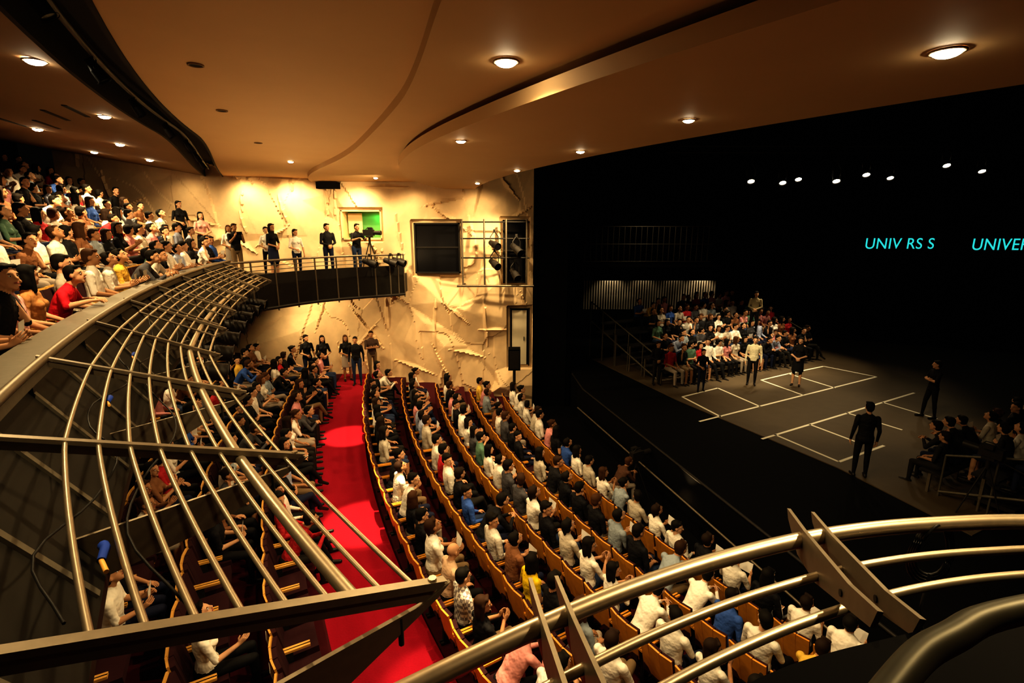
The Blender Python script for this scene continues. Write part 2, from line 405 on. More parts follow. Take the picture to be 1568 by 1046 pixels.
def plaid():
    m=D.materials.new('plaid_shirt'); m.use_nodes=True; nt=m.node_tree; b=nt.nodes['Principled BSDF']
    tc=nt.nodes.new('ShaderNodeTexCoord'); ck=nt.nodes.new('ShaderNodeTexChecker'); ck.inputs['Scale'].default_value=22
    ck.inputs['Color1'].default_value=(.8,.76,.68,1); ck.inputs['Color2'].default_value=(.25,.22,.22,1)
    nt.links.new(tc.outputs['Object'],ck.inputs['Vector']); nt.links.new(ck.outputs['Color'],b.inputs['Base Color']); b.inputs['Roughness'].default_value=.8
    return m
PL=plaid()
spA={29.1:(SIT[0],(.8,.8,.8,1),PL),28.1:(BALD,(.7,.5,.35,1),None),31.1:(SIT[1],(.75,.35,.33,1),None),32.1:(SIT[1],(.8,.78,.75,1),None)}
spB={29.8:(SIT[5],(.85,.6,.02,1),None)}
for i in range(5):
    z=-.15-.19*i
    seat_row('theatre_seat_row',33.2-1.075*i,11.0+.3*i,40,z,aud_s,special=spA if i==0 else spB if i==1 else {},occ=.97)
def occL(j):
    return lambda a: (.95 if a<25 else .45 if a<29 else .15) if j<3 else (.7 if a<22 else .1)
for j in range(5):
    seat_row('theatre_seat_row',35.15+.95*j,9.2,38,.2*j,aud_s,occ=occL(j),wood='woodl',paper=.35)
spR={25.2:(RAILM,(.6,.02,.04,1),None),27.0:(SIT[0],(.78,.45,.42,1),None),26.1:(SIT[5],(.5,.25,.1,1),None)}
BST=.36; BA0=[11.3,10.2,9.2,8.2,7.4,7.0,6.8,6.6]
for j in range(8):
    seat_row('balcony_seat_row',37.45+.95*j,BA0[j],34,3.75+BST*j,aud_b,occ=.98,wood='woodl',special=spR if j==0 else {})
# ------------------------------------------------------------ floors / tiers
f=MB()
for i in range(5):
    z=-.15-.19*i; R=33.25-1.075*i
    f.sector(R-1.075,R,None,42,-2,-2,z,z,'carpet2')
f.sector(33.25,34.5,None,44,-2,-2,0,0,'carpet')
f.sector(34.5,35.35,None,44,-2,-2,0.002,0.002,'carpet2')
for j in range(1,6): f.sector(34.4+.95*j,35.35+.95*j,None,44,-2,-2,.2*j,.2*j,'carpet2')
f.build('floor_stalls')
p=MB(); p.sector(20,27.9,None,46,-2,-2,-1.35,-1.35,'black'); p.build('floor_pit')
b=MB()
for j in range(8):
    r0=36.65 if j==0 else 36.8+.95*j
    b.sector(r0,36.8+.95*(j+1)+.02,11 if j==0 else BA0[j]-1.2 if j<5 else 5.6,38,3.3,3.3,3.75+BST*j,3.75+BST*j,'carpet2',n=50)
edge=smoothpath([(*PA(36.6,13.2),0),(-6.9,15.0,0),(-6.15,16.1,0),(-5.1,16.95,0),(-4.15,17.5,0),(-3.75,17.85,0)],6)
b.prism([(v.x,v.y) for v in edge]+[(-3.75,18.45),(-15.5,18.45),(-15.0,13.0)],3.1,3.74,'fascia')
b.build('floor_balcony')
arm=smoothpath([(*PA(36.6,35.2),0),(-.62,.05,0),(0,.45,0),(.416,.80,0),(.87,.95,0),(1.3,1.03,0),(2,1.05,0),(3,.95,0),(4.5,.5,0),(5.5,-.2,0)],6)
b=MB(); b.prism([(v.x,v.y) for v in arm]+[(5.5,-4),(-2.5,-4)],3.3,3.75,'carpet2'); b.build('floor_side_balcony')
# fascia
b=MB()
b.sector(36.5,36.66,13.2,35.4,3.15,3.15,4.40,4.40,'clad')
b.sector(36.42,36.80,13.2,35.4,4.40,4.40,4.47,4.47,'capm')
b.tube([(*PA(36.44,a),4.50) for a in np.linspace(13.2,35.4,70)],.032,'steel2',n=10)
b.tube([(*PA(36.44,a),3.25) for a in np.linspace(13.2,35.4,70)],.05,'dark',n=8)
b.sector(36.0,36.5,13.2,36.5,3.55,3.1,3.62,4.38,'clad')
for a in np.arange(13.6,35.4,1.31):
    T=rowT(36.47,a,0); b.box((0,0,3.8),(.06,.05,1.15),'dark',T)
    T=rowT(36.26,a,0); b.box((0,0,4.02),(.05,.9,.03),'capm',T,Matrix.Rotation(rad(-57),3,'X'))
b.build('balcony_front')
b=MB()
ep=edge
for v0,v1 in zip(ep[:-1],ep[1:]):
    d=(v1-v0); n=Vector((-d.y,d.x,0)).normalized()*.08
    b.prism([(v0.x,v0.y),(v1.x,v1.y),(v1.x+n.x,v1.y+n.y),(v0.x+n.x,v0.y+n.y)],3.0,4.05,'dark')
for zz,r in((4.42,.035),(4.28,.014),(4.16,.014)): b.tube([(v.x,v.y,zz) for v in ep],r,'steel2',n=6)
for v in ep[::3]: b.tube([(v.x,v.y,2.95),(v.x,v.y,4.42)],.025,'steel2',n=6)
b.tube([(v.x,v.y,3.05) for v in ep],.05,'dark',n=6)
b.build('balcony_front_end')
# lattice
b=MB(); A=[float(a) for a in np.linspace(14,35.4,80)]
def Rtip(a): return min(35.4,34.76+(35.4-a)*.08)
def LP(a,t,dz=0):
    R=Rtip(a)+(36.42-Rtip(a))*t; return (*PA(R,a),4.0+.5*t+dz)
def outer(a): return float(np.interp(a,[14,30.1,32.75,35.4],[.84,.80,.76,.65]))
for q in (.06,.19,.38,.51,.64,.76,.88,1.0): b.tube([LP(a,q*outer(a),.0) for a in A],.0125,'steel',n=6)
b.tube([LP(a,.285*outer(a),-.03) for a in A],.030,'steel',n=10)
fin=math.degrees(1.62/35)
a=35.4
while a>14:
    Rt=Rtip(a); T=rowT(Rt,a,0); L=36.48-Rt
    def P(s,z): return (T@Vector((0,-s,z)))
    def plate(pts,th,kk):
        n=len(pts); vs=[T@Vector((-th/2,-s_,z_)) for s_,z_ in pts]+[T@Vector((th/2,-s_,z_)) for s_,z_ in pts]
        b.add(vs,[tuple(range(n))[::-1],tuple(range(n,2*n))]+[(i,(i+1)%n,n+(i+1)%n,n+i) for i in range(n)],kk)
    plate([(-.06,4.02),(L,4.53),(L,4.51),(.0,4.0)],.042,'steel2')
    plate([(-.06,4.0),(L,4.50),(L,4.455),(.0,3.945)],.012,'steel2')
    plate([(-.08,4.0),(.05,3.95),(L,3.78),(L,3.45),(.5,3.68),(-.02,3.95)],.02,'steel2')
    b.tube([P(.0,3.99),P(.0,4.05)],.018,'steel',n=8)
    b.tube([P(.15,3.93),P(.15,3.80)],.012,'dark',n=6)
    a-=fin
for a in np.arange(15.2,26,1.32): b.tube([LP(a,.04,.015),LP(a,outer(a),.015)],.012,'steel2',n=6)
b.build('balcony_lattice_guard')
# ---- near rail
b=MB()
T1=[(-.9,.45),(-.52,.78),(-.205,.99),(.08,1.16),(.36,1.305),(.68,1.44),(1.08,1.565),(1.5,1.63),(2.0,1.64),(2.8,1.53),(3.8,1.2),(5.2,.4)]
path=smoothpath([(x,y,0) for x,y in T1],8)
def offs(pts,o):
    out=[]
    for i,v in enumerate(pts):
        t=(pts[min(i+2,len(pts)-1)]-pts[max(0,i-2)]).normalized(); out.append(v+Vector((t.y,-t.x,0))*o)
    return out
for o,zz,r in((0,4.45,.026),(.17,4.46,.013),(.32,4.49,.013)):
    b.tube([(v.x,v.y,zz) for v in offs(path,o)],r,'steel',n=12)
def nearfin(x,y,s,n):
    n=Vector((*n,0)).normalized(); t=Vector((-n.y,n.x,0))
    base=min(path,key=lambda v:(v-Vector((x,y,0))).length)
    for ds in (-s,s):
        c=base+t*ds
        pts=[(-.17,4.455),(-.14,4.43),(.02,4.39),(.22,4.43),(.60,4.60),(.62,4.66),(.45,4.60),(.05,4.50)]
        vs=[]
        for th in(-.006,.006):
            for q,zz in pts:
                w=c+n*q+t*th; vs.append((w.x,w.y,zz))
        m=len(pts); b.add(vs,[tuple(range(m))[::-1],tuple(range(m,2*m))]+[(i,(i+1)%m,m+(i+1)%m,m+i) for i in range(m)],'steel2')
        b.tube([c+n*.42+Vector((0,0,4.55))-t*.010,c+n*.42+Vector((0,0,4.55))+t*.010],.010,'dark',n=8)
for q in((.12,1.17,.12,-.99),(1.03,1.555,-.28,-.96),(2.3,1.62,-.4,-.92),(3.3,1.4,-.5,-.87)): nearfin(q[0],q[1],.040,q[2:])
b.build('side_balcony_guard')
b=MB()   # coiled cable hung on the guard tube
cc=Vector((1.50,1.63,4.36))
for k in range(4):
    rx=.055+.008*k; rz=.10+.012*k; oy=.012*k-.02
    b.tube([(cc.x+rx*math.cos(q)+.01*k,cc.y+oy+.01*math.sin(2*q),cc.z-.01*k+rz*math.sin(q)) for q in np.linspace(0,2*math.pi,25)],.006,'cable',n=6)
b.tube(smoothpath([(1.50,1.60,4.27),(1.46,1.55,4.1),(1.56,1.5,3.9),(1.5,1.42,3.6)],6),.006,'cable',n=6)
b.build('coiled_cable')
b=MB()
hp_=smoothpath([(-.5,-.35,0),(.0,.12,0),(.2,.30,0),(.45,.49,0),(.56,.55,0),(.71,.60,0),(1.2,.68,0),(2,.7,0),(3.2,.5,0)],8)
b.tube([(v.x,v.y,4.985) for v in hp_],.018,'handrail',n=14)
b.tube([(1.05,.665,4.985),(1.05,.70,4.3)],.015,'handrail'); b.tube([(2.2,.68,4.985),(2.2,.70,4.3)],.015,'handrail')
lp=[v for v in arm if v.x>-.7]; li=offs(lp,.22)
for i in range(len(lp)-1):
    b.prism([(lp[i].x,lp[i].y),(lp[i+1].x,lp[i+1].y),(li[i+1].x,li[i+1].y),(li[i].x,li[i].y)],3.2,4.62,'black')
b.build('side_balcony_parapet')
b=MB()
for (a,t) in ((34.5,.64),(31.2,.68),(28.8,.64)):
    T=rowT(35,a,0); T.translation=Vector(LP(a,t)); b.tube([T@Vector((-.07,0,-.04)),T@Vector((-.03,.01,-.03)),T@Vector((.04,0,-.04))],.020,'blue',n=10,r2=.015); b.tube([T@Vector((.04,0,-.04)),T@Vector((.13,.02,-.04))],.009,'woodl',n=8)
b.build('blue_cable_clamp')
b=MB()
b.tube(smoothpath([LP(a,.70+.08*math.sin(k*1.7),-.10-.05*abs(math.sin(k))) for k,a in enumerate(np.linspace(35,16,24))],4),.006,'cable',n=5)
b.tube(smoothpath([LP(a,.5+.1*math.sin(k*1.3),-.09-.04*abs(math.sin(k))) for k,a in enumerate(np.linspace(35,22,14))],4),.006,'cable',n=5)
b.build('lighting_cable')
# ------------------------------------------------------------ far wall : folded facets
X0,X1,Z0,Z1=-15.6,.75,-1.9,8.6; st=.05
nx=int((X1-X0)/st); nz=int((Z1-Z0)/st)
xs=np.linspace(X0,X1,nx+1); zs=np.linspace(Z0,Z1,nz+1); XX,ZZ=np.meshgrid(xs,zs)
NP=125
px=list(rng.uniform(X0-1,X1+1,NP)); pz=list(rng.uniform(Z0-1,Z1+1,NP))
for x in np.arange(X0-1,X1+2,2.5): px+=[x,x]; pz+=[Z0-1,Z1+1]
for z in np.arange(Z0-1,Z1+1,2.5): px+=[X0-1,X1+1]; pz+=[z,z]
ph=rng.uniform(.0,.42,len(px))
res=delaunay_2d_cdt([Vector((x,z)) for x,z in zip(px,pz)],[],[],0,1e-5)
verts2,faces2,orig=res[0],res[2],res[3]
hh=[ph[o[0]] if o else .1 for o in orig]
h=np.full(XX.shape,.12)
for f3 in faces2:
    A_,B_,C_=[np.array(verts2[i]) for i in f3]; ha,hb,hc_=[hh[i] for i in f3]
    den=(B_[1]-C_[1])*(A_[0]-C_[0])+(C_[0]-B_[0])*(A_[1]-C_[1])
    if abs(den)<1e-9: continue
    l1=((B_[1]-C_[1])*(XX-C_[0])+(C_[0]-B_[0])*(ZZ-C_[1]))/den; l2=((C_[1]-A_[1])*(XX-C_[0])+(A_[0]-C_[0])*(ZZ-C_[1]))/den; l3=1-l1-l2
    msk=(l1>=-1e-6)&(l2>=-1e-6)&(l3>=-1e-6); h=np.where(msk,l1*ha+l2*hb+l3*hc_,h)
NS=48; sx_=rng.uniform(X0,X1,NS); sz_=rng.uniform(Z0,Z1,NS); off=rng.uniform(0,.09,NS); sk=rng.uniform(-.5,.5,NS)
dd=np.stack([((XX-a)*1.2+(ZZ-c)*s_)**2+((ZZ-c)*.5)**2 for a,c,s_ in zip(sx_,sz_,sk)]); idx=dd.argmin(0); h=h+off[idx]
for _ in range(75):
    ax=rng.uniform(X0,X1); az=rng.uniform(Z0+1,Z1); th=rng.uniform(-.7,.7)+(math.pi/2 if rng.rand()<.6 else 0); L=rng.uniform(.4,1.3)
    dx,dz_=math.cos(th),math.sin(th); u_=(XX-ax)*dx+(ZZ-az)*dz_; v_=-(XX-ax)*dz_+(ZZ-az)*dx
    wd=.15*np.clip(1-np.abs(u_)/L,0,1)+1e-6; h+=np.where((v_>0)&(v_<wd)&(np.abs(u_)<L),.11*(1-v_/wd)*np.clip((1-np.abs(u_)/L)*3,0,1),0)
h=np.clip(h,0,.56)
openings=[(-5.9,-4.6,4.95,5.85,'green'),(-3.4,-1.85,3.75,5.45,'win'),(-.3,.5,3.4,5.55,'win'),(-.05,.62,.35,2.45,'door')]
for a,c,e,g,_ in openings:
    near=(XX>a-.12)&(XX<c+.12)&(ZZ>e-.12)&(ZZ<g+.12); h=np.where(near,.12,h)
vs=[(float(XX[j,i]),float(WALLY-h[j,i]),float(ZZ[j,i])) for j in range(nz+1) for i in range(nx+1)]
fs=[]
for j in range(nz):
    zc=(zs[j]+zs[j+1])/2
    for i in range(nx):
        xc=(xs[i]+xs[i+1])/2
        if any(a<xc<c and e<zc<g for a,c,e,g,_ in openings): continue
        q=j*(nx+1)+i; fs.append((q,q+1,q+nx+2,q+nx+1))
b=MB(); b.add(vs,fs,'rock')
b.box(((X0+X1)/2,WALLY+.9,(Z0+Z1)/2),(X1-X0,.1,Z1-Z0),'black')
b.build('wall_far')
for nme,(a,c,e,g,kd) in zip(('window_1','window_2','window_3','door_1'),openings):
    b=MB(); dp=.5
    k2='green' if kd=='green' else 'black'
    cx=(a+c)/2; cz=(e+g)/2
    if kd=='green':
        b.box((cx,WALLY+dp,cz),(c-a+.1,.04,g-e+.1),k2)
        for xx in(a-.03,c+.03): b.box((xx,WALLY+.15,cz),(.05,.7,g-e+.1),'rock')
        for zz in(e-.03,g+.03): b.box((cx,WALLY+.15,zz),(c-a+.1,.7,.05),'rock')
        b.box((cx-.35,WALLY+.3,cz+.05),(.5,.05,.7),'rock')
    if kd=='win':
        b.box((cx,WALLY-.16,cz),(c-a,.03,g-e),'glass'); b.box((cx,WALLY-.20,e+(g-e)*.52),(c-a,.05,.05),'dark')
        for xx in(a,c): b.box((xx,WALLY-.20,cz),(.05,.1,g-e+.05),'dark')
        for zz in(e,g): b.box((cx,WALLY-.20,zz),(c-a+.05,.1,.05),'dark')
    if kd=='door':
        b.box((cx,WALLY-.16,cz),(c-a,.04,g-e),'black'); b.box((cx-.02,WALLY-.20,cz-.02),(c-a-.14,.04,g-e-.08),'door'); b.box((cx+.15,WALLY-.24,cz-.05),(.03,.05,.14),'dark')
        for xx in(a,c): b.box((xx,WALLY-.20,cz),(.05,.08,g-e+.05),'dark')
    b.build(nme)
b=MB(); b.box((-6.2,WALLY-.5,6.70),(.72,.3,.22),'black')
for i in range(5): b.box((-6.2,WALLY-.66,6.62+.04*i),(.68,.02,.012),'dark')
b.build('air_vent')
b=MB()
b.box((.08,WALLY-1.2,.85),(.42,.42,.75),'black'); b.box((.08,WALLY-1.42,.85),(.34,.02,.64),'dark'); b.box((.08,WALLY-1.2,.0),(.10,.10,1.4),'dark')
b.build('pa_speaker')
b=MB()
for x in(-1.7,-.95,-.2,.5): b.tube([(x,WALLY-.7,3.3),(x,WALLY-.7,5.6)],.03,'steel2')
for z in(3.35,4.3,4.95,5.5): b.tube([(-1.75,WALLY-.7,z),(.6,WALLY-.7,z)],.025,'dark')
b.tube([(-1.9,WALLY-.85,3.35),(.75,WALLY-.85,3.35)],.04,'steel2')
for x in(-1.7,.5): b.tube([(x,WALLY-.7,3.35),(x,WALLY-.1,3.35)],.025,'dark'); b.tube([(x,WALLY-.7,5.5),(x,WALLY-.1,5.5)],.025,'dark')
b.build('wall_lighting_frame')
def fixture(name,pos,aim,s=1.0,lens='glass',hang=.35,parent=None,up=None):
    b=MB(); d=(Vector(aim)-Vector(pos)).normalized(); q=d.to_track_quat('Z','Y').to_matrix().to_4x4(); T=Matrix.Translation(pos)@q
    P=lambda x,y,z:T@Vector((x*s,y*s,z*s))
    b.tube([P(0,0,-.2),P(0,0,-.05),P(0,0,.0)],.07*s,'dark',n=14,r2=.095*s); b.tube([P(0,0,0),P(0,0,.2)],.10*s,'dark',n=14,caps=False)
    b.tube([P(0,0,.10),P(0,0,.18)],.095*s,lens,n=14)
    b.tube([P(0,0,.2),P(0,0,.21)],.125*s,'dark',n=14,caps=False)
    top=Vector(pos)+Vector((0,0,hang*s))
    for x in(-.12,.12): b.tube([P(x,0,0),Vector(pos)+(q.to_3x3()@Vector((x*s,0,0)))+Vector((0,0,.2*s)),top],.012*s,'dark',n=6)
    b.box(top,(.06*s,.06*s,.08*s),'dark')
    if up: b.tube([top,(top.x,top.y,up)],.015,'dark',n=6)
    return b.build(name,parent)
for p_,a_ in (((-.6,WALLY-.8,4.75),(3,12,3)),((-.6,WALLY-.8,4.1),(3,12,1.5)),((.15,WALLY-.8,4.6),(4,13,1)),((.1,WALLY-.8,3.75),(3,12,0))): fixture('stage_spotlight',p_,a_,1.3)
for a in (15.5,17,18.5,20.2,22,23.8,25.6): x,y=PA(35.6,a); fixture('stage_spotlight',(x,y,3.55),(9,14,0),1.2,hang=.4)
for i in (20,24,27): v=edge[i]; fixture('stage_spotlight',(v.x+.1,v.y-.25,4.2),(9,14,0),1.2,hang=.2)
# ------------------------------------------------------------ ceiling
def RC(a):
    y=CY-32.5*math.sin(rad(a)); t=min(1,max(0,(y-7)/11)); return 32.5-2.0*t*t
_bx=[4,8,12,15.3,19,22.8,27,30,32.7,36,42,50]; _by=[35.2,34.9,34.3,33.7,33.2,33.05,33.12,33.35,33.86,34.4,34.9,35.0]
_fx=np.linspace(4,50,461); _fy=np.convolve(np.pad(np.interp(_fx,_bx,_by),20,'edge'),np.ones(41)/41,'valid')
def RBo(a): return float(np.interp(a,_fx,_fy))
def RT(a): return 36.05+1.3*(max(0,20-a)/10)**1.5
b=MB()
b.sector(29.5,RC,None,50,6.60,6.60,6.74,6.74,'ceil',n=90); b.build('ceiling_front_canopy')
b=MB(); b.sector(lambda a:RC(a)-1.5,RBo,None,50,6.83,6.83,7.1,7.1,'ceil',n=90); b.build('ceiling_middle_canopy')
b=MB(); b.sector(lambda a:RBo(a)-.08,lambda a:RT(a)-.25,None,50,6.94,7.02,7.2,7.3,'ceil',n=90); b.build('ceiling_rear_canopy')
b=MB(); b.sector(lambda a:RT(a)-.25,lambda a:RT(a)+.35,None,50,7.45,7.45,7.5,7.5,'track',n=60); b.sector(lambda a:RT(a)-.27,lambda a:RT(a)-.23,None,50,7.0,7.0,7.5,7.5,'track'); b.sector(lambda a:RT(a)+.32,lambda a:RT(a)+.36,None,50,7.02,7.02,7.5,7.5,'track')
b.tube([(*PA(RT(a)+.05,a),7.12) for a in np.linspace(8,48,70)],.03,'dark')
b.build('ceiling_track_slot')
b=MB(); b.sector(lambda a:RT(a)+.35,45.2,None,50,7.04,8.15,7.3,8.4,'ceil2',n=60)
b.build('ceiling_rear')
def zR(x,y):
    R=math.hypot(x-CX,y-CY); a=math.degrees(math.asin((CY-y)/R)); r0=RT(a)+.35; return 7.04+(R-r0)/(45.2-r0)*1.11
def zA(x,y):
    R=math.hypot(x-CX,y-CY); a=math.degrees(math.asin((CY-y)/R)); r0=RBo(a)-.08; r1=RT(a)-.25; return 6.94+(R-r0)/(r1-r0)*.08
b=MB()
for (R,a) in ((37.2,21.5),(37.8,20),(38.6,17.5),(38.9,20.5),(39.4,16.6),(40,18.5)):
    x,y=PA(R,a); T=rowT(R,a,zR(x,y)-.006); b.box((0,0,0),(.9,.07,.012),'track',T)
b.build('ceiling_slot_diffuser')
for i,a in enumerate((33,30,27,24,21,18,15,12)):
    x,y=PA(RT(a)+.05,a); fixture('track_spotlight',(x,y,6.98),(x+2,y+1,3),.55,hang=.25)
def ring(x,y,z,r,lit=True):
    b=MB(); n=20
    def circ(rr,zz): return [(x+rr*math.cos(2*math.pi*i/n),y+rr*math.sin(2*math.pi*i/n),zz) for i in range(n)]
    vs=circ(r*1.25,z)+circ(r*1.25,z-.012)+circ(r,z-.012)+circ(r,z+.0)
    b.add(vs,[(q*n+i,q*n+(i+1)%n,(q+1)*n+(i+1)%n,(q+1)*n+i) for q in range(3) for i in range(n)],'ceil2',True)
    if lit:   # domed diffuser bowl that also spills light on the ceiling
        rings=[circ(r*math.cos(t),z-.006-.45*r*math.sin(t)) for t in (0,.4,.8,1.15,1.45)]
        vs=sum(rings,[]); b.add(vs,[(q*n+i,q*n+(i+1)%n,(q+1)*n+(i+1)%n,(q+1)*n+i) for q in range(4) for i in range(n)],'lamp',True)
        b.add(rings[-1],[tuple(range(n))[::-1]],'lamp')
    else: b.add(circ(r,z-.004),[tuple(range(n))[::-1]],'track')
    b.build('ceiling_downlight')
WARM=(1,.735,.385)
def spot(name,pos,aim,W,deg=120,blend=.6,col=WARM,r=.05):
    l=D.lights.new(name,'SPOT'); l.energy=W; l.spot_size=rad(deg); l.spot_blend=blend; l.color=col; l.shadow_soft_size=r
    o=D.objects.new(name,l); SC.collection.objects.link(o); o.location=pos
    o.rotation_euler=(Vector(aim)-Vector(pos)).to_track_quat('-Z','Y').to_euler(); return o
DL=[(2.87,3.72,6.6,.085,270),(1.95,6.06,6.6,.06,210),(1.09,8.63,6.6,.065,230),(.11,11.7,6.6,.065,250),(-1,15.5,6.6,.065,250),(-.71,7.55,6.6,.065,230),
 (-.05,4.77,6.83,.09,460),(-2.64,13.4,6.83,.065,250),(-4.2,16.5,6.83,.065,210),
 (-5.5,13.4,None,.065,250),(-4.75,5.6,'r',.085,380),(-6.3,8.5,'r',.08,400),(-9.8,11.3,'r',.085,400),(-8.8,12.2,'r',.085,400),(-10.2,15.2,'r',.085,330),(-11.8,15.3,'r',.085,270)]
for x,y,z,r,W in DL:
    if z is None: z=zA(x,y)
    if z=='r': z=zR(x,y)
    ring(x,y,z-.002,r); spot('downlight_beam',(x,y,z-.08),(x,y,0),W,150,.7)
for x,y in ((-3.1,5.5),(-4.0,7.6),(-1.6,3.3),(-4.9,10.5)): ring(x,y,zA(x,y)-.002,.06,False)
for x,y in ((2.3,1.5),(-1.8,2.0)): ring(x,y,6.6 if x>0 else zA(x,y),.07); spot('downlight_beam',(x,y,6.5 if x>0 else 6.85),(x,y+.5,0),240,130,.7)
for a,W in ((15,150),(19,125),(23,95),(27,52),(31,24)):
    x,y=PA(34.6,a); spot('ceiling_fill_light',(x,y,3.8),(x+1.5,y+.7,7),W,160,.9,r=0)  # added fill spots without fixtures, to brighten the ceiling
for x,y,W in ((3.0,14.5,240),(3.8,10.5,160),(4.6,6.8,40)): spot('ceiling_fill_light',(x,y,-.6),(x-2.5,y-1,6.6),W,100,.9,r=0)  # more added ceiling fill from the pit side, no lamp there
# wall washers (grazing)
for x,z,W in ((-9.0,6.85,150),(-7.4,6.8,190),(-5.2,6.6,150),(-3.4,6.5,60),(-1.2,6.5,60),(-11,6.9,40)): spot('wall_washer',(x,WALLY-1.2,z-.05),(x,WALLY,z-2.0),W,140,.9,r=.05)
spot('wall_washer',(.7,16.6,6.35),(-2.6,WALLY,2.2),900,80,.8)
spot('wall_washer',(-4.6,15.6,6.5),(-2.0,WALLY,2.4),420,70,.9)
spot('wall_washer',(-3.4,15.2,6.6),(-7.4,WALLY,5.4),420,70,.9)
spot('green_booth_lamp',(-4.75,WALLY+.2,5.7),(-4.9,WALLY+.5,5.2),7,150,.5,(.2,1,.3))
# under balcony
for a in (10,14,18,23,29):
    x,y=PA(38.0,a); spot('under_balcony_lamp',(x,y,3.25),(x+1.5,y+.7,0),120 if a<20 else 22,150,.7); 
spot('under_balcony_lamp',(-7.4,16.4,3.05),(-5.9,18.2,.8),230,150,.7)
spot('aisle_spot',(-3.2,11.6,6.4),(-4.3,12.6,0),4200,13,.4); spot('aisle_spot',(-1.5,8.4,6.4),(-2.75,8.6,0),4200,15,.4); spot('aisle_spot',(0,6,6.4),(-.8,5.0,0),2000,16,.5)
spot('stalls_beam',(2.5,9,6.5),(-1.8,10.5,0),1000,55,.8)
# ------------------------------------------------------------ other shell
b=MB(); b.sector(45.0,45.3,None,50,3,3,8.9,8.9,'fascia'); b.build('wall_rear_balcony')
b=MB(); b.sector(39.95,40.15,None,44,-1,-1,3.4,3.4,'black'); b.build('wall_rear_stalls')
b=MB(); b.box((1.4,WALLY+.25,3.5),(1.2,.5,11.5),'black'); b.box((2.1,21.8,3.5),(.2,6,11.5),'black'); b.build('wall_proscenium')
b=MB(); b.box((17,27.5,5),(32,.3,15),'black'); b.build('wall_stage_back')
b=MB(); b.box((33,12,5),(.3,34,15),'black'); b.build('wall_stage_right')
b=MB(); b.box((17,12,11.6),(36,34,.2),'black'); b.build('ceiling_stage')
b=MB(); b.box((5,-4.2,3.5),(42,.3,13),'black'); b.build('wall_near')
# stage
U=Vector((math.cos(rad(27)),math.sin(rad(27)),0)); W_=Vector((math.sin(rad(27)),-math.cos(rad(27)),0))
b=MB(); b.prism([(2.24,18.4),(2.40,16.45),(4.56,8.36),(6.0,3.0),(7.5,-3.5),(32,-3.5),(32,27),(2.24,27)],-1.9,-.02,'black')
b.prism([(3.3,20.4),(5.25,15.4),(7.5,10.8),(8.3,8.2),(17,12.5),(24,20),(14,25)],-.03,0,'stage')  # brown laid only where the floor is lit; unlit front painted black
b.tube([(2.24,18.3,.0),(2.40,16.45,.0),(4.56,8.36,.0),(6.0,3.0,.0)],.03,'dark',n=6)
b.tube([(2.2,16.2,-.55),(4.4,8.2,-.55),(5.8,3.0,-.55)],.025,'steel2',n=6)
b.build('stage_platform')
b=MB()
def tl(a,c):
    a=Vector((*a,0));c=Vector((*c,0)); d=(c-a).normalized(); n=Vector((-d.y,d.x,0))*.036
    b.add([a-n+Vector((0,0,.004)),c-n+Vector((0,0,.004)),c+n+Vector((0,0,.004)),a+n+Vector((0,0,.004))],[(0,1,2,3)],'tape')
for a,c in (((5.3,13.6),(13.3,17.9)),((6.5,12.4),(13.3,16.1)),((5.5,15.7),(7.0,16.6)),((7.0,16.6),(7.6,14.8)),((5.5,15.7),(6.06,13.95)),((8.9,17.5),(10.3,18.3)),((10.3,18.3),(11,16.6)),((8.9,17.5),(9.5,15.85)),((6.98,12.7),(7.7,11.1)),((7.7,11.1),(9.4,12.0)),((8.3,13.4),(8.85,12.2)),((9.9,14.3),(10.6,13.0)),((12.2,19.3),(13.3,17.9)),((11.6,15.2),(12.2,13.8)),((10.3,18.3),(12.2,19.3))): tl(a,c)
b.build('stage_floor_tape')
def bleacher(name,base,U_,Fc,n,rows,wid,occ,dark,skip=0):
    b=MB(); ux=Vector(U_); back=-Vector(Fc)
    for j in range(rows):
        o=Vector(base)+back*(.85*j); z=.28*j
        c=o+ux*wid/2+back*.1; ang=math.atan2(ux.y,ux.x); Rz=Matrix.Rotation(ang,3,'Z')
        if z>0: b.box((c.x,c.y,z-.04),(wid,.85,.08),'dark',rot=Rz)
        s=o+ux*wid/2; b.box((s.x,s.y,z+.42),(wid,.42,.05),'dark',rot=Rz)
        for i in range(int(wid/1.2)+1):
            q=o+ux*min(wid,i*1.2); b.box((q.x,q.y,z+.2),(.05,.05,.42),'steel2',rot=Rz)
            if z>0: b.tube([(q.x,q.y,0),(q.x,q.y,z)],.025,'steel2',n=6)
        for i in range(n):
            if i<skip*j: continue
            if random.random()<occ:
                q=o+ux*(.35+i*(wid-.5)/n)
                put('seated_spectator',random.choice(SIT),q.x,q.y,z-.04,Fc[0],Fc[1],shirt(dark),aud_st,random.uniform(1.0,1.1))
    o=Vector(base); e=o+back*(.85*rows)
    for s_ in (0,wid):
        p0=o+ux*s_-back*-.2; p1=e+ux*s_
        b.tube([(p0.x,p0.y,.9),(p1.x,p1.y,.9+.28*rows)],.025,'capm',n=6)
        b.tube([(p0.x,p0.y,.1),(p1.x,p1.y,.1+.28*rows)],.03,'capm',n=6)
        for k in range(rows+1):
            q=p0.lerp(p1,k/rows); b.tube([(q.x,q.y,0),(q.x,q.y,.9+.28*k)],.02,'capm',n=6)
    b.build(name)
bleacher('stage_bleacher',(5.2,17.1,0),U,W_,17,5,8.4,.98,False,.7)
bleacher('stage_bleacher',(8.7,9.75,0),U,-W_,14,4,8,.96,True)
b=MB()
for x in np.arange(3.4,9.6,.12): b.box((x,24.0,2.15),(.05,.06,1.35),'slat')
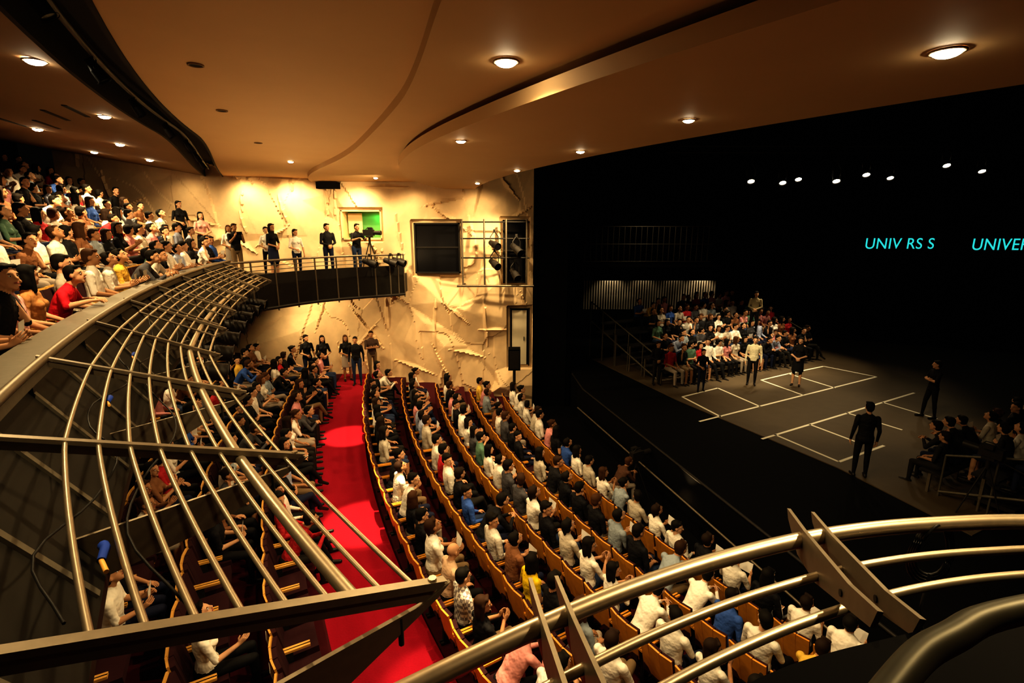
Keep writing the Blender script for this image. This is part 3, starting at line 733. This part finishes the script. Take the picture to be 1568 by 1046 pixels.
for z in(1.5,2.1,2.8): b.box((6.5,24.05,z),(6.4,.05,.05),'dark')
b.build('slatted_screen')
b=MB()
for x in np.arange(3.4,9.3,.26): b.tube([(x,24.2,3.7),(x,24.2,5.3)],.02,'steel2',n=6)
for z in(3.7,4.5,5.3): b.tube([(3.3,24.2,z),(9.3,24.2,z)],.025,'steel2',n=6)
b.box((6.4,24.5,3.5),(6.5,1.0,.12),'dark'); b.build('upstage_gallery_railing')
for x,W in ((4.6,70),(6.1,25),(7.6,14),(8.8,80)): spot('gallery_lamp',(x,23.5,3.3),(x,24,2.0),W,100,.7,(1,.85,.6))
spot('gallery_lamp',(6.3,22.5,6.0),(6.3,24.2,4.4),35,110,.6,(1,.85,.6))
# stage lamps
pts=[(8.6,19.3,7.1),(10.1,20,7.1),(11.2,21,7.3),(11.6,19.2,7.1),(12.9,19.6,7.35),(15.2,21.6,7.4),(16.0,19.9,7.7),(18.3,21,7.6)]
aims=[(7.5,19,.8),(9,14,0),(9.5,19.5,1),(8.5,14.5,0),(11.5,19.8,.8),(10,15,0),(8.8,18,.7),(11,17,0)]
WB=[900,240,900,240,800,240,800,200]
for i,(x,y,z) in enumerate(pts):
    va=(x-.8,y-3.2,z-5)
    fixture('stage_lantern',(x,y,z),va,1.15,lens='lampw',hang=.4,up=11.49)
    d=(Vector(va)-Vector((x,y,z))).normalized()*.32
    spot('stage_lantern_beam',(x+d.x,y+d.y,z+d.z),aims[i],WB[i],52,.7,(1,.79,.48))
for y in (19.4,21.1): 
    b=MB(); b.tube([(6,y,8.15),(21,y,8.15)],.04,'dark'); 
    for x in np.arange(6,21,3): b.tube([(x,y,8.15),(x,y,11.4)],.01,'dark',n=4)
    b.build('lighting_truss_bar')
spot('stage_wash',(4.5,13,6.9),(8.5,18.6,.8),2200,34,.7,(1,.79,.46))
spot('stage_wash',(6.5,10,8.5),(9.4,15.2,0),1300,44,.9,(1,.77,.44))
spot('stage_wash',(12,17,7.5),(12.4,11.5,1.2),420,45,.8,(1,.70,.38))
for x,s,t in ((16.8,.72,'UNIV RS S'),(21.9,.78,'UNIVERSES')):
    c=D.curves.new('projected_title','FONT'); c.body=t; c.size=s; c.extrude=.004; c.space_character=1.05
    o=D.objects.new('projected_title',c); SC.collection.objects.link(o); o.location=(x,24.8,4.26 if x<20 else 4.2); o.rotation_euler=(rad(90),0,0)
    c.materials.append(M['cyan'])
# ------------------------------------------------------------ standing people
def stand(name,me,x,y,z,tx,ty,col,s=1.0):
    d=Vector((tx-x,ty-y)).normalized(); return put(name,me,x,y,z-.005,d.x,d.y,col,None,s)
Wt=(.8,.77,.7,1); Bk=(.012,.012,.014,1)
stand('standing_woman',STF[0],-9.15,16.9,3.75,-4,8,Wt,.97); stand('standing_man',PHM,-8.65,16.3,3.75,2,8,Bk)
stand('standing_woman',STF[1],-7.95,16.9,3.75,-6,8,Wt,.94); stand('standing_woman',STF[0],-7.5,16.3,3.75,4,12,Bk); stand('standing_woman',STF[1],-6.85,16.5,3.75,0,8,Wt,.9)
stand('standing_man',STM[1],-6.05,17.1,3.75,0,10,Bk); stand('camera_operator',OPM,-5.25,17.55,3.75,0,13,Bk)
stand('standing_woman',STF[0],-10.0,16.9,3.75+BST,0,8,(.7,.4,.35,1)); stand('standing_woman',STF[1],-10.9,17.3,3.75+2*BST,0,8,Bk)
stand('standing_woman',STF[1],-7.15,17.3,.0,0,8,Bk); stand('standing_woman',STF[0],-6.55,17.2,0,0,8,Bk); stand('standing_woman',STF[0],-5.85,17.5,0,0,8,Bk,.97)
stand('standing_man',STM[0],-5.35,17.0,0,-4,8,Bk); stand('standing_man',STM[2],-5.0,17.7,0,0,8,(.08,.05,.04,1),1.03)
stand('standing_man',STM[0],7.7,10.4,0,9.5,16,Bk,1.02)
stand('standing_man',STM[0],8.3,17.0,0,6,12,(.6,.55,.4,1)); stand('standing_woman',STF[0],9.8,16.9,0,6,12,Bk); stand('standing_man',STM[2],12,13.9,0,5,15,Bk)
stand('standing_man',STM[1],5.0,17.0,0,5,10,Bk,.9); stand('standing_woman',STF[1],6.3,16.3,0,5,10,Bk,.85)
stand('standing_man',STM[1],9.8,20.4,1.1,5,10,(.3,.25,.15,1))
put('camera_operator',SIT[1],2.55,11.5,-1.35,.9,.4,(.1,.05,.03,1))
b=MB(); b.box((2.55,11.5,-.93),(.4,.4,.04),'dark'); 
for dx,dy in((-.17,-.17),(.17,-.17),(.17,.17),(-.17,.17)): b.tube([(2.55+dx,11.5+dy,-1.35),(2.55+dx*.8,11.5+dy*.8,-.94)],.015,'dark')
b.build('operator_stool')
def videocam(name,x,y,z,yaw,hgt=1.25):
    b=MB(); T=Matrix.Translation((x,y,z))@Matrix.Rotation(yaw,4,'Z')
    P=lambda *a:T@Vector(a)
    for k in range(3):
        q=2*math.pi*k/3+.5; b.tube([P(0,0,hgt-.1),P(.38*math.cos(q),.38*math.sin(q),0)],.018,'dark',n=6,r2=.012)
    b.tube([P(0,0,hgt-.2),P(0,0,hgt)],.04,'dark'); b.box((0,0,hgt+.02),(.14,.2,.05),'dark',T)
    b.box((0,-.02,hgt+.15),(.14,.36,.2),'dark',T); b.tube([P(0,.15,hgt+.15),P(0,.42,hgt+.15)],.06,'dark',n=12,r2=.075)
    b.box((-.11,-.0,hgt+.27),(.1,.16,.08),'dark',T); b.tube([P(.05,-.15,hgt),P(.12,-.5,hgt-.12)],.012,'dark')
    b.tube([P(0,-.12,hgt+.25),P(0,-.05,hgt+.32),P(0,.1,hgt+.32),P(0,.15,hgt+.25)],.012,'dark')
    b.build(name)
videocam('video_camera',-4.75,17.4,3.75,rad(-100)); videocam('video_camera',3.15,11.9,-1.35,rad(-60),1.0)
videocam('video_camera',9.0,8.9,0,rad(25),1.15)
w=D.worlds.new('world'); SC.world=w; w.use_nodes=True; w.node_tree.nodes['Background'].inputs[0].default_value=(.01,.008,.006,1); w.node_tree.nodes['Background'].inputs[1].default_value=.3
SC.view_settings.view_transform='Standard'
try: SC.view_settings.look='High Contrast'
except Exception as e: print('look',e)
SC.view_settings.exposure=0.0
print('objs',len(D.objects))
